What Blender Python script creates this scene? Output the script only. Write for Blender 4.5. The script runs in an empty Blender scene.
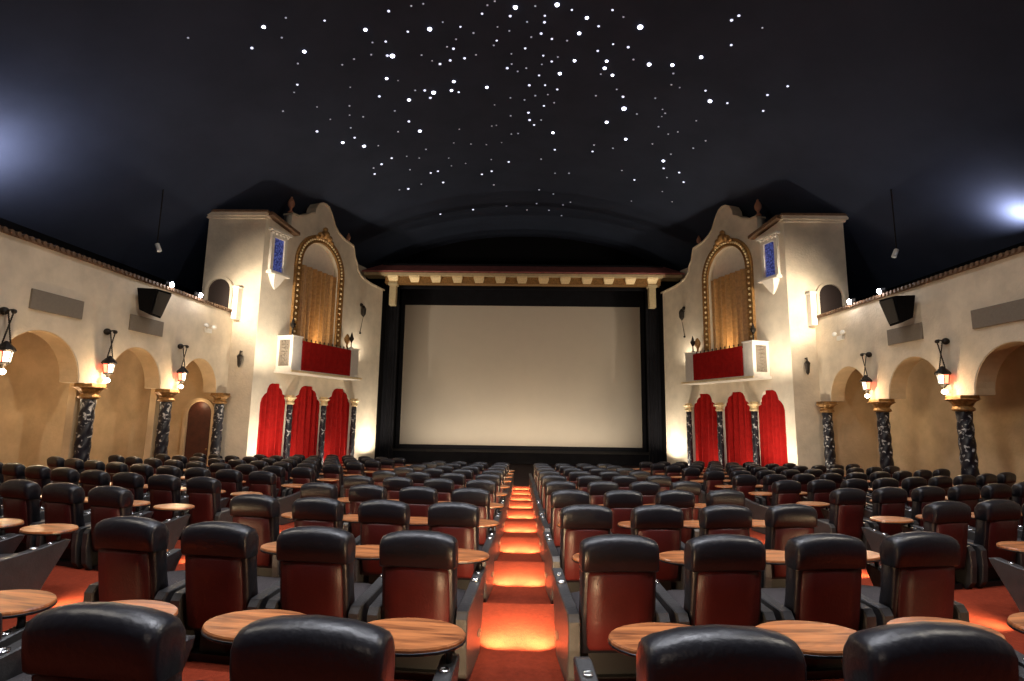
import bpy, bmesh, math, random
from mathutils import Vector, Matrix, noise
random.seed(7)
C = bpy.context.scene.collection
SC = bpy.context.scene
PI = math.pi
ZO = 2.75            # the lowest floor level sits near z = 0; everything below is written with the lens at z = 0
XC = -0.105          # centre line of the room

# ------------------------------------------------------------------ materials
MATS = {}
def nt(name):
    m = bpy.data.materials.new(name); m.use_nodes = True
    t = m.node_tree; b = t.nodes['Principled BSDF']
    MATS[name] = m
    return m, t, b
def mat(name, col, rough=.6, metal=0, spec=.5, var=0, vscale=3, bump=0, bscale=40, coat=0, sheen=0, col2=None):
    m, t, b = nt(name)
    b.inputs['Base Color'].default_value = (*col, 1)
    b.inputs['Roughness'].default_value = rough
    b.inputs['Metallic'].default_value = metal
    b.inputs['Specular IOR Level'].default_value = spec
    if coat: b.inputs['Coat Weight'].default_value = coat; b.inputs['Coat Roughness'].default_value = .15
    if sheen: b.inputs['Sheen Weight'].default_value = sheen
    tc = t.nodes.new('ShaderNodeTexCoord')
    if var or col2:
        n = t.nodes.new('ShaderNodeTexNoise'); n.inputs['Scale'].default_value = vscale; n.inputs['Detail'].default_value = 6
        n.inputs['Roughness'].default_value = .6
        t.links.new(tc.outputs['Object'], n.inputs['Vector'])
        r = t.nodes.new('ShaderNodeValToRGB')
        a = col2 or tuple(c*(1-var) for c in col)
        r.color_ramp.elements[0].position = .35; r.color_ramp.elements[0].color = (*a, 1)
        r.color_ramp.elements[1].position = .65; r.color_ramp.elements[1].color = (*col, 1)
        t.links.new(n.outputs['Fac'], r.inputs['Fac']); t.links.new(r.outputs['Color'], b.inputs['Base Color'])
    if bump:
        n = t.nodes.new('ShaderNodeTexNoise'); n.inputs['Scale'].default_value = bscale; n.inputs['Detail'].default_value = 4
        t.links.new(tc.outputs['Object'], n.inputs['Vector'])
        bp = t.nodes.new('ShaderNodeBump'); bp.inputs['Strength'].default_value = bump; bp.inputs['Distance'].default_value = .02
        t.links.new(n.outputs['Fac'], bp.inputs['Height']); t.links.new(bp.outputs['Normal'], b.inputs['Normal'])
    return m
def emit(name, col, s, base=(.5, .5, .5)):
    m, t, b = nt(name)
    b.inputs['Base Color'].default_value = (*base, 1)
    b.inputs['Emission Color'].default_value = (*col, 1)
    b.inputs['Emission Strength'].default_value = s
    return m

mat('stucco', (.69, .58, .43), .85, var=.22, vscale=1.4, bump=.5, bscale=14, spec=.2)
mat('stucco_tower', (.74, .65, .51), .85, var=.16, vscale=1.8, bump=.45, bscale=16, spec=.2)
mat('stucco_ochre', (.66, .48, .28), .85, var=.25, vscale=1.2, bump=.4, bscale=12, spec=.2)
mat('plaster_white', (.74, .68, .59), .75, var=.1, vscale=6, bump=.3, bscale=30, spec=.25)
mat('coping_tile', (.17, .095, .05), .7, var=.4, vscale=5, bump=.5, bscale=10)
mat('roof_tile', (.42, .13, .11), .65, var=.35, vscale=4, bump=.5, bscale=12)
mat('gilt', (.40, .21, .065), .5, metal=.3, var=.5, vscale=16, bump=.5, bscale=25)
mat('gilt_light', (.85, .66, .36), .4, metal=.2, var=.2, vscale=16)
mat('cream_paint', (.56, .45, .26), .6, var=.15, vscale=8)
mat('carpet', (.21, .030, .012), .95, var=.25, vscale=25, bump=.4, bscale=160, spec=.1)
mat('dark_carpet', (.022, .012, .012), .95, var=.3, vscale=10, bump=.3, bscale=120, spec=.1)
mat('leather', (.008, .008, .012), .36, spec=.5, var=.3, vscale=7, bump=.12, bscale=40)
mat('arm_plastic', (.036, .035, .036), .38, spec=.55, var=.3, vscale=9, bump=.15, bscale=60)
mat('seat_red', (.058, .006, .006), .42, spec=.45, var=.35, vscale=3, bump=.1, bscale=70)
mat('seat_fabric', (.028, .022, .024), .8, var=.3, vscale=12, bump=.3, bscale=150)
mat('black_metal', (.02, .02, .022), .4, metal=.6)
mat('iron', (.035, .028, .022), .5, metal=.7, var=.3, vscale=10)
mat('chrome', (.55, .55, .56), .25, metal=1)
mat('black_cloth', (.010, .010, .013), .9, var=.3, vscale=3, spec=.15)
mat('ceiling_paint', (.034, .043, .070), .9, var=.18, vscale=.5, bump=.15, bscale=6, spec=.1)
mat('void_paint', (.006, .006, .007), .95, spec=.05)
mat('screen_cloth', (.50, .435, .36), .8, var=.03, vscale=1.5, spec=.2)
mat('speaker_black', (.004, .004, .005), .9, spec=.08, bump=.2, bscale=90)
mat('acoustic_fabric', (.20, .165, .125), .95, var=.12, vscale=20, bump=.3, bscale=120)
mat('door_wood', (.085, .024, .014), .5, var=.35, vscale=5)
mat('niche_shade', (.03, .018, .014), .9)  # dark brown painted as the shade inside the niche
mat('white_plastic', (.7, .67, .6), .5)
mat('terracotta', (.42, .19, .11), .6, var=.3, vscale=12)
mat('red_velvet', (.38, .012, .010), .85, spec=.08, var=.25, vscale=6, bump=.2, bscale=50)
mat('gold_cloth', (.50, .27, .09), .5, sheen=.2, var=.35, vscale=9, bump=.2, bscale=40)
emit('bulb_white', (.93, .92, 1), 60)
emit('bulb_warm', (1, .78, .5), 26)
emit('glass_red', (1, .16, .08), 5, (.6, .1, .06))
emit('glass_clear', (1, .82, .6), 3, (.8, .7, .6))
emit('step_lens', (1, .4, .15), .3, (.1, .03, .01))
emit('star_bright', (.80, .82, 1), 5)
emit('star_mid', (.74, .76, 1), 1.3)
emit('star_faint', (.7, .72, 1), .34)

def wood():
    m, t, b = nt('table_wood')
    tc = t.nodes.new('ShaderNodeTexCoord'); mp = t.nodes.new('ShaderNodeMapping')
    mp.inputs['Scale'].default_value = (3, 26, 6)
    t.links.new(tc.outputs['Object'], mp.inputs['Vector'])
    n = t.nodes.new('ShaderNodeTexNoise'); n.inputs['Scale'].default_value = 1.2; n.inputs['Detail'].default_value = 8; n.inputs['Distortion'].default_value = .8
    t.links.new(mp.outputs['Vector'], n.inputs['Vector'])
    r = t.nodes.new('ShaderNodeValToRGB')
    r.color_ramp.elements[0].position = .32; r.color_ramp.elements[0].color = (.15, .045, .015, 1)
    r.color_ramp.elements[1].position = .66; r.color_ramp.elements[1].color = (.52, .185, .06, 1)
    t.links.new(n.outputs['Fac'], r.inputs['Fac']); t.links.new(r.outputs['Color'], b.inputs['Base Color'])
    b.inputs['Roughness'].default_value = .36; b.inputs['Coat Weight'].default_value = .35; b.inputs['Coat Roughness'].default_value = .2
wood()
def marble():
    # dark shafts with pale flecks winding up in a spiral
    m, t, b = nt('column_marble')
    tc = t.nodes.new('ShaderNodeTexCoord')
    n = t.nodes.new('ShaderNodeTexNoise'); n.inputs['Scale'].default_value = 7; n.inputs['Detail'].default_value = 5; n.inputs['Distortion'].default_value = 1.2
    t.links.new(tc.outputs['Object'], n.inputs['Vector'])
    r = t.nodes.new('ShaderNodeValToRGB')
    r.color_ramp.elements[0].position = .57; r.color_ramp.elements[0].color = (.007, .007, .013, 1)
    r.color_ramp.elements[1].position = .66; r.color_ramp.elements[1].color = (.50, .48, .46, 1)
    t.links.new(n.outputs['Fac'], r.inputs['Fac']); t.links.new(r.outputs['Color'], b.inputs['Base Color'])
    b.inputs['Roughness'].default_value = .42
marble()
def blue_glass():
    m, t, b = nt('blue_glass')
    tc = t.nodes.new('ShaderNodeTexCoord')
    v = t.nodes.new('ShaderNodeTexVoronoi'); v.inputs['Scale'].default_value = 14
    t.links.new(tc.outputs['Object'], v.inputs['Vector'])
    r = t.nodes.new('ShaderNodeValToRGB')
    r.color_ramp.elements[0].color = (.10, .13, .42, 1); r.color_ramp.elements[1].color = (.02, .025, .10, 1); r.color_ramp.elements[1].position = .7
    t.links.new(v.outputs['Distance'], r.inputs['Fac']); t.links.new(r.outputs['Color'], b.inputs['Base Color'])
    t.links.new(r.outputs['Color'], b.inputs['Emission Color']); b.inputs['Emission Strength'].default_value = .7
    b.inputs['Roughness'].default_value = .25
blue_glass()

# ------------------------------------------------------------------ helpers
def link(o): C.objects.link(o); return o
def tag(o, label=None, cat=None, group=None, kind=None):
    if label: o['label'] = label
    if cat: o['category'] = cat
    if group: o['group'] = group
    if kind: o['kind'] = kind
    return o
def empty(name, loc, label, cat, group=None, rz=0):
    o = link(bpy.data.objects.new(name, None)); o.empty_display_size = .1
    o.location = loc; o.rotation_euler = (0, 0, rz)
    return tag(o, label, cat, group)
def finish(name, bm, m, parent=None, origin=None, smooth=False, bevel=0, label=None):
    """link a bmesh as one mesh object; origin is the point its vertices are measured from"""
    bmesh.ops.remove_doubles(bm, verts=bm.verts, dist=1e-6)
    bmesh.ops.recalc_face_normals(bm, faces=bm.faces)
    if origin is None and parent is None:
        xs = [v.co for v in bm.verts]
        origin = Vector(((min(c.x for c in xs)+max(c.x for c in xs))/2, (min(c.y for c in xs)+max(c.y for c in xs))/2, min(c.z for c in xs)))
    if origin is None: origin = Vector((0, 0, 0))
    bmesh.ops.translate(bm, verts=bm.verts, vec=-Vector(origin))
    me = bpy.data.meshes.new(name); bm.to_mesh(me); bm.free()
    if smooth:
        for p in me.polygons: p.use_smooth = True
    me.materials.append(MATS[m])
    o = link(bpy.data.objects.new(name, me))
    if parent: o.parent = parent
    else: o.location = origin
    if bevel:
        b = o.modifiers.new('bevel', 'BEVEL'); b.width = bevel; b.segments = 2; b.limit_method = 'ANGLE'
    if smooth:
        try: me.set_sharp_from_angle(angle=math.radians(40))
        except Exception: pass
    if label: o['label'] = label
    return o
def B(): return bmesh.new()
def box(bm, x0, x1, y0, y1, z0, z1, f=None):
    vs = [bm.verts.new((x, y, z)) for z in (z0, z1) for x, y in ((x0, y0), (x1, y0), (x1, y1), (x0, y1))]
    for a in ((0, 1, 2, 3), (4, 5, 6, 7), (0, 1, 5, 4), (1, 2, 6, 5), (2, 3, 7, 6), (3, 0, 4, 7)):
        bm.faces.new([vs[i] for i in a])
    if f:
        for v in vs: v.co = f(*v.co)
    return bm
def loft(bm, rings, caps=True, closed=True, f=None):
    R = [[bm.verts.new(f(*p) if f else p) for p in r] for r in rings]
    n = len(R[0])
    for a, b in zip(R, R[1:]):
        for i in range(n if closed else n-1):
            j = (i+1) % n
            bm.faces.new((a[i], a[j], b[j], b[i]))
    if caps and closed:
        bm.faces.new(R[0][::-1]); bm.faces.new(R[-1])
    return bm
def lathe(bm, prof, cx, cy, n=16, z0=0, f=None, twist=0, lobes=0, amp=0):
    rings = []
    for r, z in prof:
        rr = max(r, .0005)
        rings.append([(cx+rr*(1+amp*math.cos(lobes*(2*PI*i/n)))*math.cos(2*PI*i/n+twist*z), cy+rr*(1+amp*math.cos(lobes*(2*PI*i/n)))*math.sin(2*PI*i/n+twist*z), z0+z) for i in range(n)])
    return loft(bm, rings, f=f)
def tube(bm, pts, r, n=8, f=None):
    pts = [Vector(p) for p in pts]
    rings = []
    for i, p in enumerate(pts):
        d = (pts[min(i+1, len(pts)-1)] - pts[max(i-1, 0)]).normalized()
        a = d.orthogonal().normalized() if i == 0 else (a - d*a.dot(d)).normalized()
        b = d.cross(a)
        rings.append([tuple(p + a*r*math.cos(2*PI*k/n) + b*r*math.sin(2*PI*k/n)) for k in range(n)])
    return loft(bm, rings, f=f)
def ball(bm, c, r, n=10, f=None, sz=1):
    return lathe(bm, [(r*math.sin(PI*k/n), -r*sz*math.cos(PI*k/n)) for k in range(n+1)], c[0], c[1], 12, c[2], f)
def plate(outline, holes=(), t=.2):
    """2-D shape with holes, filled and extruded: returns bmesh with the shape in x,z and thickness 0..t in y"""
    cu = bpy.data.curves.new('plate', 'CURVE'); cu.dimensions = '2D'; cu.fill_mode = 'BOTH'; cu.extrude = t/2
    for pts in (outline, *holes):
        s = cu.splines.new('POLY'); s.points.add(len(pts)-1)
        for q, p in zip(s.points, pts): q.co = (p[0], p[1], 0, 1)
        s.use_cyclic_u = True
    o = bpy.data.objects.new('plate', cu); C.objects.link(o)
    bpy.context.view_layer.update()
    dg = bpy.context.evaluated_depsgraph_get()
    me = bpy.data.meshes.new_from_object(o.evaluated_get(dg))
    bm = B(); bm.from_mesh(me)
    for v in bm.verts: v.co = Vector((v.co.x, v.co.z + t/2, v.co.y))
    bpy.data.objects.remove(o); bpy.data.curves.remove(cu); bpy.data.meshes.remove(me)
    bmesh.ops.remove_doubles(bm, verts=bm.verts, dist=1e-5)
    return bm
def mapped(bm, f):
    for v in bm.verts: v.co = Vector(f(*v.co))
    return bm
def band(bm, outer, inner, d0, d1, f):
    R = []
    for a, b in zip(outer, inner):
        R.append([f(a[0], d0, a[1]), f(b[0], d0, b[1]), f(b[0], d1, b[1]), f(a[0], d1, a[1])])
    return loft(bm, R)
def structure(o): o['kind'] = 'structure'; return o
def arc(cx, cz, r, a0, a1, n=20, sz=1): return [(cx+r*math.cos(a0+(a1-a0)*i/n), cz+sz*r*math.sin(a0+(a1-a0)*i/n)) for i in range(n+1)]

# ------------------------------------------------------------------ floor: broad carpeted steps whose lines bow towards the walls
RP = 1.7                                   # distance between rows
def g(X): X = abs(X); return .03*X + .0135*X*X
def zfloor(n): return -(1.371 + .0562*RP*(min(n, 11) + .88))
def head_z(n): return -(.5326 + .0562*RP*n)
NX = 48
Xs = [-12.6 + 25.2*i/NX for i in range(NX+1)]
bm = B()
prev = None
for n in range(-3, 11):
    z = zfloor(n)
    v0 = n-.12 if n > -3 else -3.5
    v1 = n+.88
    a = [bm.verts.new((x, RP*(v0+g(x)), z)) for x in Xs]
    b = [bm.verts.new((x, RP*(v1+g(x)), z)) for x in Xs]
    for i in range(NX): bm.faces.new((a[i], a[i+1], b[i+1], b[i]))
    if prev:
        for i in range(NX): bm.faces.new((prev[i], prev[i+1], a[i+1], a[i]))
    prev = b
structure(finish('floor', bm, 'carpet', origin=(0, 0, 0)))
FL = zfloor(11)
bm = B()
a = [bm.verts.new((x, RP*(10.88+g(x)), zfloor(10))) for x in Xs]
b = [bm.verts.new((x, RP*(10.88+g(x)), FL)) for x in Xs]
c = [bm.verts.new((x, 31.5, FL)) for x in Xs]
for i in range(NX):
    bm.faces.new((a[i], a[i+1], b[i+1], b[i])); bm.faces.new((b[i], b[i+1], c[i+1], c[i]))
structure(finish('floor_before_stage', bm, 'dark_carpet', origin=(0, 0, 0)))

# ------------------------------------------------------------------ ceiling vault and outer walls
def vault(x): return 5.2 + 6.0*(1-(abs(x)/14.5)**2.2)
bm = B()
XV = [-14.5 + 29*i/40 for i in range(41)]
loft(bm, [[(x, y, vault(x)) for x in XV] for y in (-5, 8, 20, 32)], caps=False, closed=False)
structure(finish('ceiling', bm, 'ceiling_paint', origin=(0, 0, 0), smooth=True))
bm = B(); box(bm, -14.7, -14.5, -5, 32, FL, 5.3); structure(finish('wall_outer_left', bm, 'void_paint'))
bm = B(); box(bm, 14.5, 14.7, -5, 32, FL, 5.3); structure(finish('wall_outer_right', bm, 'void_paint'))
bm = B(); box(bm, -14.7, 14.7, 32, 32.2, FL, 11.4); structure(finish('wall_behind_stage', bm, 'void_paint'))
bm = B(); box(bm, -14.7, 14.7, -5.2, -5, FL, 11.4); structure(finish('wall_rear', bm, 'void_paint'))

# ------------------------------------------------------------------ side walls with arcades
COLY = (10.0, 12.83, 15.68, 18.5)
ARCHES = ((7.45, 9.55), (10.3, 12.45), (13.28, 15.32), (16.12, 18.2))
WT = .45
def side(sg):
    """sg -1 left, +1 right: wall inner face, mapping (y, d into the wall, z)"""
    xw = XC + sg*10.59
    return lambda y, d, z: (xw + sg*d, y, z)
TOP = 3.55
for sg, nm in ((-1, 'left'), (1, 'right')):
    f = side(sg)
    low = [(-5, FL), (7.05, FL), (7.05, .62)]
    for y0, y1 in ARCHES:
        c, r = (y0+y1)/2, (y1-y0)/2
        low += [(y0, .62)] + arc(c, .62, r, PI, 0, 22, 1.1/r)[1:-1] + [(y1, .62)]
    low += [(18.8, .62)]
    bm = plate(low + [(18.8, TOP), (-5, TOP)], (), WT)
    structure(finish(f'wall_{nm}', mapped(bm, f), 'stucco'))
    if sg < 0:
        bm = B()
        for y in COLY[1:3]: box(bm, y-.12, y+.12, .26, WT, FL, .62, f)
        structure(finish(f'wall_piers_{nm}', bm, 'stucco_ochre'))
    for y0, y1 in ARCHES:
        c, r = (y0+y1)/2, (y1-y0)/2
        bm = B(); band(bm, [(y0+.002, .621)]+arc(c, .62, r-.002, PI, 0, 22, 1.1/r)[1:-1]+[(y1-.002, .621)], [(y0+.03, .621)]+arc(c, .62, r-.03, PI, 0, 22, 1.08/(r-.03))[1:-1]+[(y1-.03, .621)], .02, WT+.01, f)
        structure(finish(f'trim_soffit_{nm}', bm, 'stucco_ochre'))
    # tiled coping along the wall top
    bm = B(); box(bm, -5, 18.8, -.07, WT+.09, TOP, TOP+.05, f)
    y = -5
    while y < 18.75:
        tube(bm, [(y+.07, -.11, TOP+.055), (y+.07, WT+.12, TOP+.10)], .05, 6, f); y += .15
    structure(finish(f'trim_coping_{nm}', bm, 'coping_tile'))
    # passage behind the arches
    D = 2.1 if sg < 0 else 1.25
    bm = B(); box(bm, -5, 18.8, WT+D, WT+D+.15, FL, 2.6, f); structure(finish(f'wall_passage_{nm}', bm, 'stucco_ochre' if sg < 0 else 'stucco_ochre'))
    bm = B(); box(bm, -5, 18.8, WT, WT+D, 2.3, 2.4, f); structure(finish(f'ceiling_passage_{nm}', bm, 'stucco_ochre'))
    bm = B(); box(bm, 18.62, 18.8, .2, WT+D, FL, 2.3, f); structure(finish(f'wall_passage_end_{nm}', bm, 'stucco_ochre'))
    bm = B(); box(bm, -5, -4.8, WT, WT+D, FL, 2.3, f); structure(finish(f'wall_passage_start_{nm}', bm, 'stucco_ochre'))

side_words = {-1: ('left', 'left'), 1: ('right', 'right')}
def twisted_column(fm, cx, cd, zb, zt, r, label, group, cap_h=.36, cap_w=.36, base=True, neck='gilt'):
    """fm maps (along, depth, z); column centre at along=cx, depth=cd"""
    p = Vector(fm(cx, cd, zb))
    root = empty('column', p, label, 'column', group)
    N = 40; H = zt-cap_h-zb-.25
    bm = B()
    lathe(bm, [(r*(1.0-.10*k/N), .25+H*k/N) for k in range(N+1)], p.x, p.y, 20, zb, twist=4.4, lobes=4, amp=.06)
    finish('shaft', bm, 'column_marble', root, p, True)
    bm = B()
    lathe(bm, [(r*1.05, 0), (r*1.3, .02), (r*1.35, .06), (r*1.15, .1), (r*1.0, .13), (r*1.35, .16)], p.x, p.y, 20, zt-cap_h-.02)
    prof = [(r*1.0, .08), (r*1.1, .14), (r*1.5, cap_h-.14), (r*2.0, cap_h-.10), (r*1.7, cap_h-.08)]
    lathe(bm, prof, p.x, p.y, 20, zt-cap_h, lobes=8, amp=.08)
    w = cap_w
    box(bm, p.x-w, p.x+w, p.y-w, p.y+w, zt-.09, zt)
    finish('capital', bm, neck, root, p, False, .01)
    bm = B()
    box(bm, p.x-r*1.35, p.x+r*1.35, p.y-r*1.35, p.y+r*1.35, zb, zb+.12)
    lathe(bm, [(r*1.3, .12), (r*1.35, .16), (r*1.15, .2), (r*1.05, .26)], p.x, p.y, 20, zb)
    finish('column_base', bm, 'black_metal', root, p)
    return root
ordn = ['nearest', 'second', 'third', 'farthest']
for sg in (-1, 1):
    f = side(sg); nm = 'left' if sg < 0 else 'right'
    for i, y in enumerate(COLY[1:]):
        w = ['nearest to the camera', 'middle one', 'beside the tower, farthest from the camera'][i]
        twisted_column(f, y, .03, FL, .62, .17, f'dark twisted marble column with gilt capital in {nm} arcade, {w}', f'columns of the {nm} arcade', cap_w=.225)

# ------------------------------------------------------------------ lanterns on the piers
def lantern(sg, y, label, bulb=True):
    f = side(sg)
    base = Vector(f(y, -.02, .6))
    root = empty('hanging_lantern', base, label, 'lantern', 'lanterns on the arcade piers')
    d = -.2
    bm = B()
    ball(bm, f(y, -.05, 1.96), .085); tube(bm, [f(y, 0, 1.96), f(y, d-.04, 1.99), f(y, d-.06, 1.96)], .018)
    ball(bm, f(y, d-.06, 1.95), .05)
    finish('bracket', bm, 'iron', root, base, True)
    for q in (-.09, .09):
        bm = B()
        a, b = Vector(f(y+q*.2, d+q*.9, 1.96)), Vector(f(y+q, d, 1.28))
        k = 14
        for j in range(k):
            c = a.lerp(b, (j+.5)/k); box(bm, c.x-.009, c.x+.009, c.y-.009, c.y+.009, c.z-.03, c.z+.03)
        finish('chain', bm, 'iron', root, base)
    cx, cy, _ = f(y, d, 0)
    bm = B(); lathe(bm, [(.02, .22), (.06, .18), (.15, .08), (.17, .03), (.14, .0)], cx, cy, 8, 1.12)
    finish('lantern_cap', bm, 'iron', root, base)
    # hexagonal glass body: red panes towards one side, clear towards the other
    for k in range(6):
        a0, a1 = k*PI/3, (k+1)*PI/3
        bm = B(); bmr, bmt = .10, .13
        q = [(cx+bmr*math.cos(a0), cy+bmr*math.sin(a0), .9), (cx+bmr*math.cos(a1), cy+bmr*math.sin(a1), .9), (cx+bmt*math.cos(a1), cy+bmt*math.sin(a1), 1.12), (cx+bmt*math.cos(a0), cy+bmt*math.sin(a0), 1.12)]
        am = (a0+a1)/2
        red = math.cos(am)*sg*.77 - math.sin(am)*.63 > .15
        vs = [bm.verts.new(p) for p in q]; bm.faces.new(vs)
        fc = bmesh.ops.extrude_face_region(bm, geom=bm.faces[:])
        ins = Vector((-math.cos(am)*.008, -math.sin(am)*.008, 0))
        for v in fc['geom']:
            if isinstance(v, bmesh.types.BMVert): v.co += ins
        finish('pane', bm, 'glass_red' if red else 'glass_clear', root, base, label='red glass pane' if red else 'clear glass pane')
    bm = B()
    for k in range(6):
        a0 = k*PI/3
        tube(bm, [(cx+.10*math.cos(a0), cy+.10*math.sin(a0), .9), (cx+.132*math.cos(a0), cy+.132*math.sin(a0), 1.12)], .009, 6)
    lathe(bm, [(.11, .05), (.115, .03), (.06, 0), (.025, -.05), (.02, -.09)], cx, cy, 8, .86)
    finish('lantern_frame', bm, 'iron', root, base)
    bm = B(); ball(bm, (cx, cy, .715), .06, 8)
    finish('bulb', bm, 'bulb_warm', root, base, True)
    return Vector((cx, cy, .70))
lamp_pts = []
LY = (10.35, 13.05, 15.95)
for sg in (-1, 1):
    for i, y in enumerate(LY):
        if sg > 0 and i == 0: continue
        w = ['at left frame edge', 'above the nearest column in view', 'above the middle column'][i]
        lamp_pts.append((sg, lantern(sg, y, f'iron lantern with red glass on the {"left" if sg<0 else "right"} arcade wall, {w}')))

# ------------------------------------------------------------------ fittings on the side walls
for sg in (-1, 1):
    f = side(sg); nm = 'left' if sg < 0 else 'right'
    for y0, y1, w in ((10.9, 12.25, 'the one nearer the camera'), (13.8, 15.1, 'the one below the black speaker')):
        bm = B(); box(bm, y0, y1, -.052, -.002, 2.13, 2.57, f)
        p = finish('wall_mounted_panel', bm, 'acoustic_fabric', bevel=.01)
        tag(p, f'flat grey-brown rectangular panel on the {nm} wall, {w}', 'wall panel', f'panels on the {nm} wall')
    f0 = f; f = lambda y, d, z, f0=f0: f0(y-.62, d, z)
    base = Vector(f(14.8, -.1, 2.6))
    root = empty('loudspeaker', base, f'black loudspeaker tilted down from the top of the {nm} wall', 'speaker')
    bm = B()
    prof = [(14.42, -.62, 2.62), (15.0, -.55, 2.58), (15.32, -.08, 2.85), (14.5, -.08, 2.85)]
    low = [(14.48, -.50, 2.56), (14.98, -.46, 2.54), (15.22, -.12, 2.74), (14.56, -.12, 2.72)]
    hi = [(14.34, -.72, 3.26), (15.05, -.66, 3.30), (15.38, -.12, 3.34), (14.40, -.12, 3.30)]
    loft(bm, [low, hi], f=f); finish('cabinet', bm, 'speaker_black', root, base, bevel=.02)
    bm = B()
    loft(bm, [[(14.52, -.53, 2.62), (14.95, -.49, 2.6), (14.95, -.505, 2.6), (14.52, -.545, 2.62)], [(14.40, -.725, 3.2), (15.0, -.675, 3.23), (15.0, -.69, 3.23), (14.40, -.74, 3.2)]], f=f)
    finish('grille', bm, 'black_metal', root, base)
    bm = B(); tube(bm, [f(14.85, 0, 3.0), f(14.85, -.2, 3.0)], .03); box(bm, 14.75, 14.95, -.02, 0, 2.9, 3.1, f)
    finish('mount', bm, 'black_metal', root, base)
    f = f0
    # twin-head emergency light
    base = Vector(f(17.3, -.05, 2.6))
    root = empty('wall_mounted_light', base, f'small white twin-head emergency light on the {nm} wall near the tower', 'emergency light')
    bm = B(); box(bm, 17.15, 17.45, -.09, 0, 2.6, 2.74, f); finish('housing', bm, 'white_plastic', root, base, bevel=.01)
    for q in (17.08, 17.52):
        bm = B(); ball(bm, f(q, -.1, 2.82), .075); finish('lamp_head', bm, 'white_plastic', root, base, True)
    # flood lamps on the coping
    for y, w in ((15.05, 'the one nearer the camera'), (16.45, 'the one nearer the tower')):
        base = Vector(f(y, 0, TOP+.05))
        root = empty('flood_lamp', base, f'bright white flood lamp on top of the {nm} wall, {w}', 'flood lamp', 'flood lamps on the wall tops')
        c = Vector(f(y, -.12, TOP+.17))
        bm = B(); tube(bm, [f(y, .05, TOP+.04), c], .02); finish('mount', bm, 'black_metal', root, base)
        bm = B(); d = Vector((-sg*.5, .6, -.12)).normalized()
        tube(bm, [c-d*.10, c+d*.06], .075, 12); finish('housing', bm, 'black_metal', root, base)
        bm = B(); ball(bm, c+d*.075+Vector((0, -.03, .0)), .075, 8); finish('bulb', bm, 'bulb_white', root, base, True)
    # small fixture hanging from the vault
    x = sg*11.9+XC; y = 16.3
    base = Vector((x, y, 5.05))
    root = empty('hanging_spotlight', base, f'small pale spotlight hanging on a thin rod above the {nm} wall', 'spotlight')
    zt = vault(x)
    bm = B(); tube(bm, [(x, y, zt), (x, y, 5.35)], .018); finish('rod', bm, 'iron', root, base)
    bm = B(); tube(bm, [(x, y, 5.36), (x-sg*.12, y-.02, 5.12)], .07, 10); finish('lamp_head', bm, 'white_plastic', root, base)

# ------------------------------------------------------------------ doorway inside the left arcade
DX = -11.42
fd = lambda x, d, z: (x, 18.62-d, z)
inner = [(DX-.44, FL), (DX-.44, -.12)] + arc(DX, -.12, .44, PI, 0, 18)[1:-1] + [(DX+.44, -.12), (DX+.44, FL)]
outer = [(DX-.56, FL), (DX-.56, -.12)] + arc(DX, -.12, .56, PI, 0, 18)[1:-1] + [(DX+.56, -.12), (DX+.56, FL)]
bm = plate(inner, (), .05)
o = structure(finish('door_1', mapped(bm, lambda x, d, z: fd(x, d+.001, z)), 'door_wood'))
bm = B(); band(bm, outer, inner, 0.0, .14, fd)
structure(finish('trim_door_arch', bm, 'stucco_ochre'))
bm = B(); ball(bm, fd(DX+.34, .09, -1.35), .035)
finish('door_handle', bm, 'gilt', o, o.location, True)

# ------------------------------------------------------------------ the two splayed towers
AX, AY = -9.67, 18.8
BX, BY = -7.17, 26.5
SL = math.hypot(BX-AX, BY-AY)
ux, uy = (BX-AX)/SL, (BY-AY)/SL
def splay(sg):
    """(s along the wall away from camera, d out into the room, z)"""
    def f(s, d, z):
        x = AX + ux*s + uy*d; y = AY + uy*s - ux*d
        return (XC + (x if sg < 0 else -x), y, z)
    return f
GABLE = [(1.3, 7.9), (1.65, 7.92), (2.07, 8.1), (2.35, 8.3), (2.58, 8.40), (2.62, 8.62), (2.78, 8.88), (3.02, 9.02), (3.25, 9.05), (3.46, 8.98), (3.64, 8.78), (3.76, 8.6), (3.95, 8.28), (4.2, 8.08), (4.6, 7.92), (5.0, 7.86), (5.33, 7.82), (5.42, 7.6), (5.5, 7.3), (5.7, 7.05), (5.76, 6.8), (6.0, 6.58), (6.3, 6.46), (6.8, 6.38), (7.5, 6.33), (SL, 6.3)]
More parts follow.
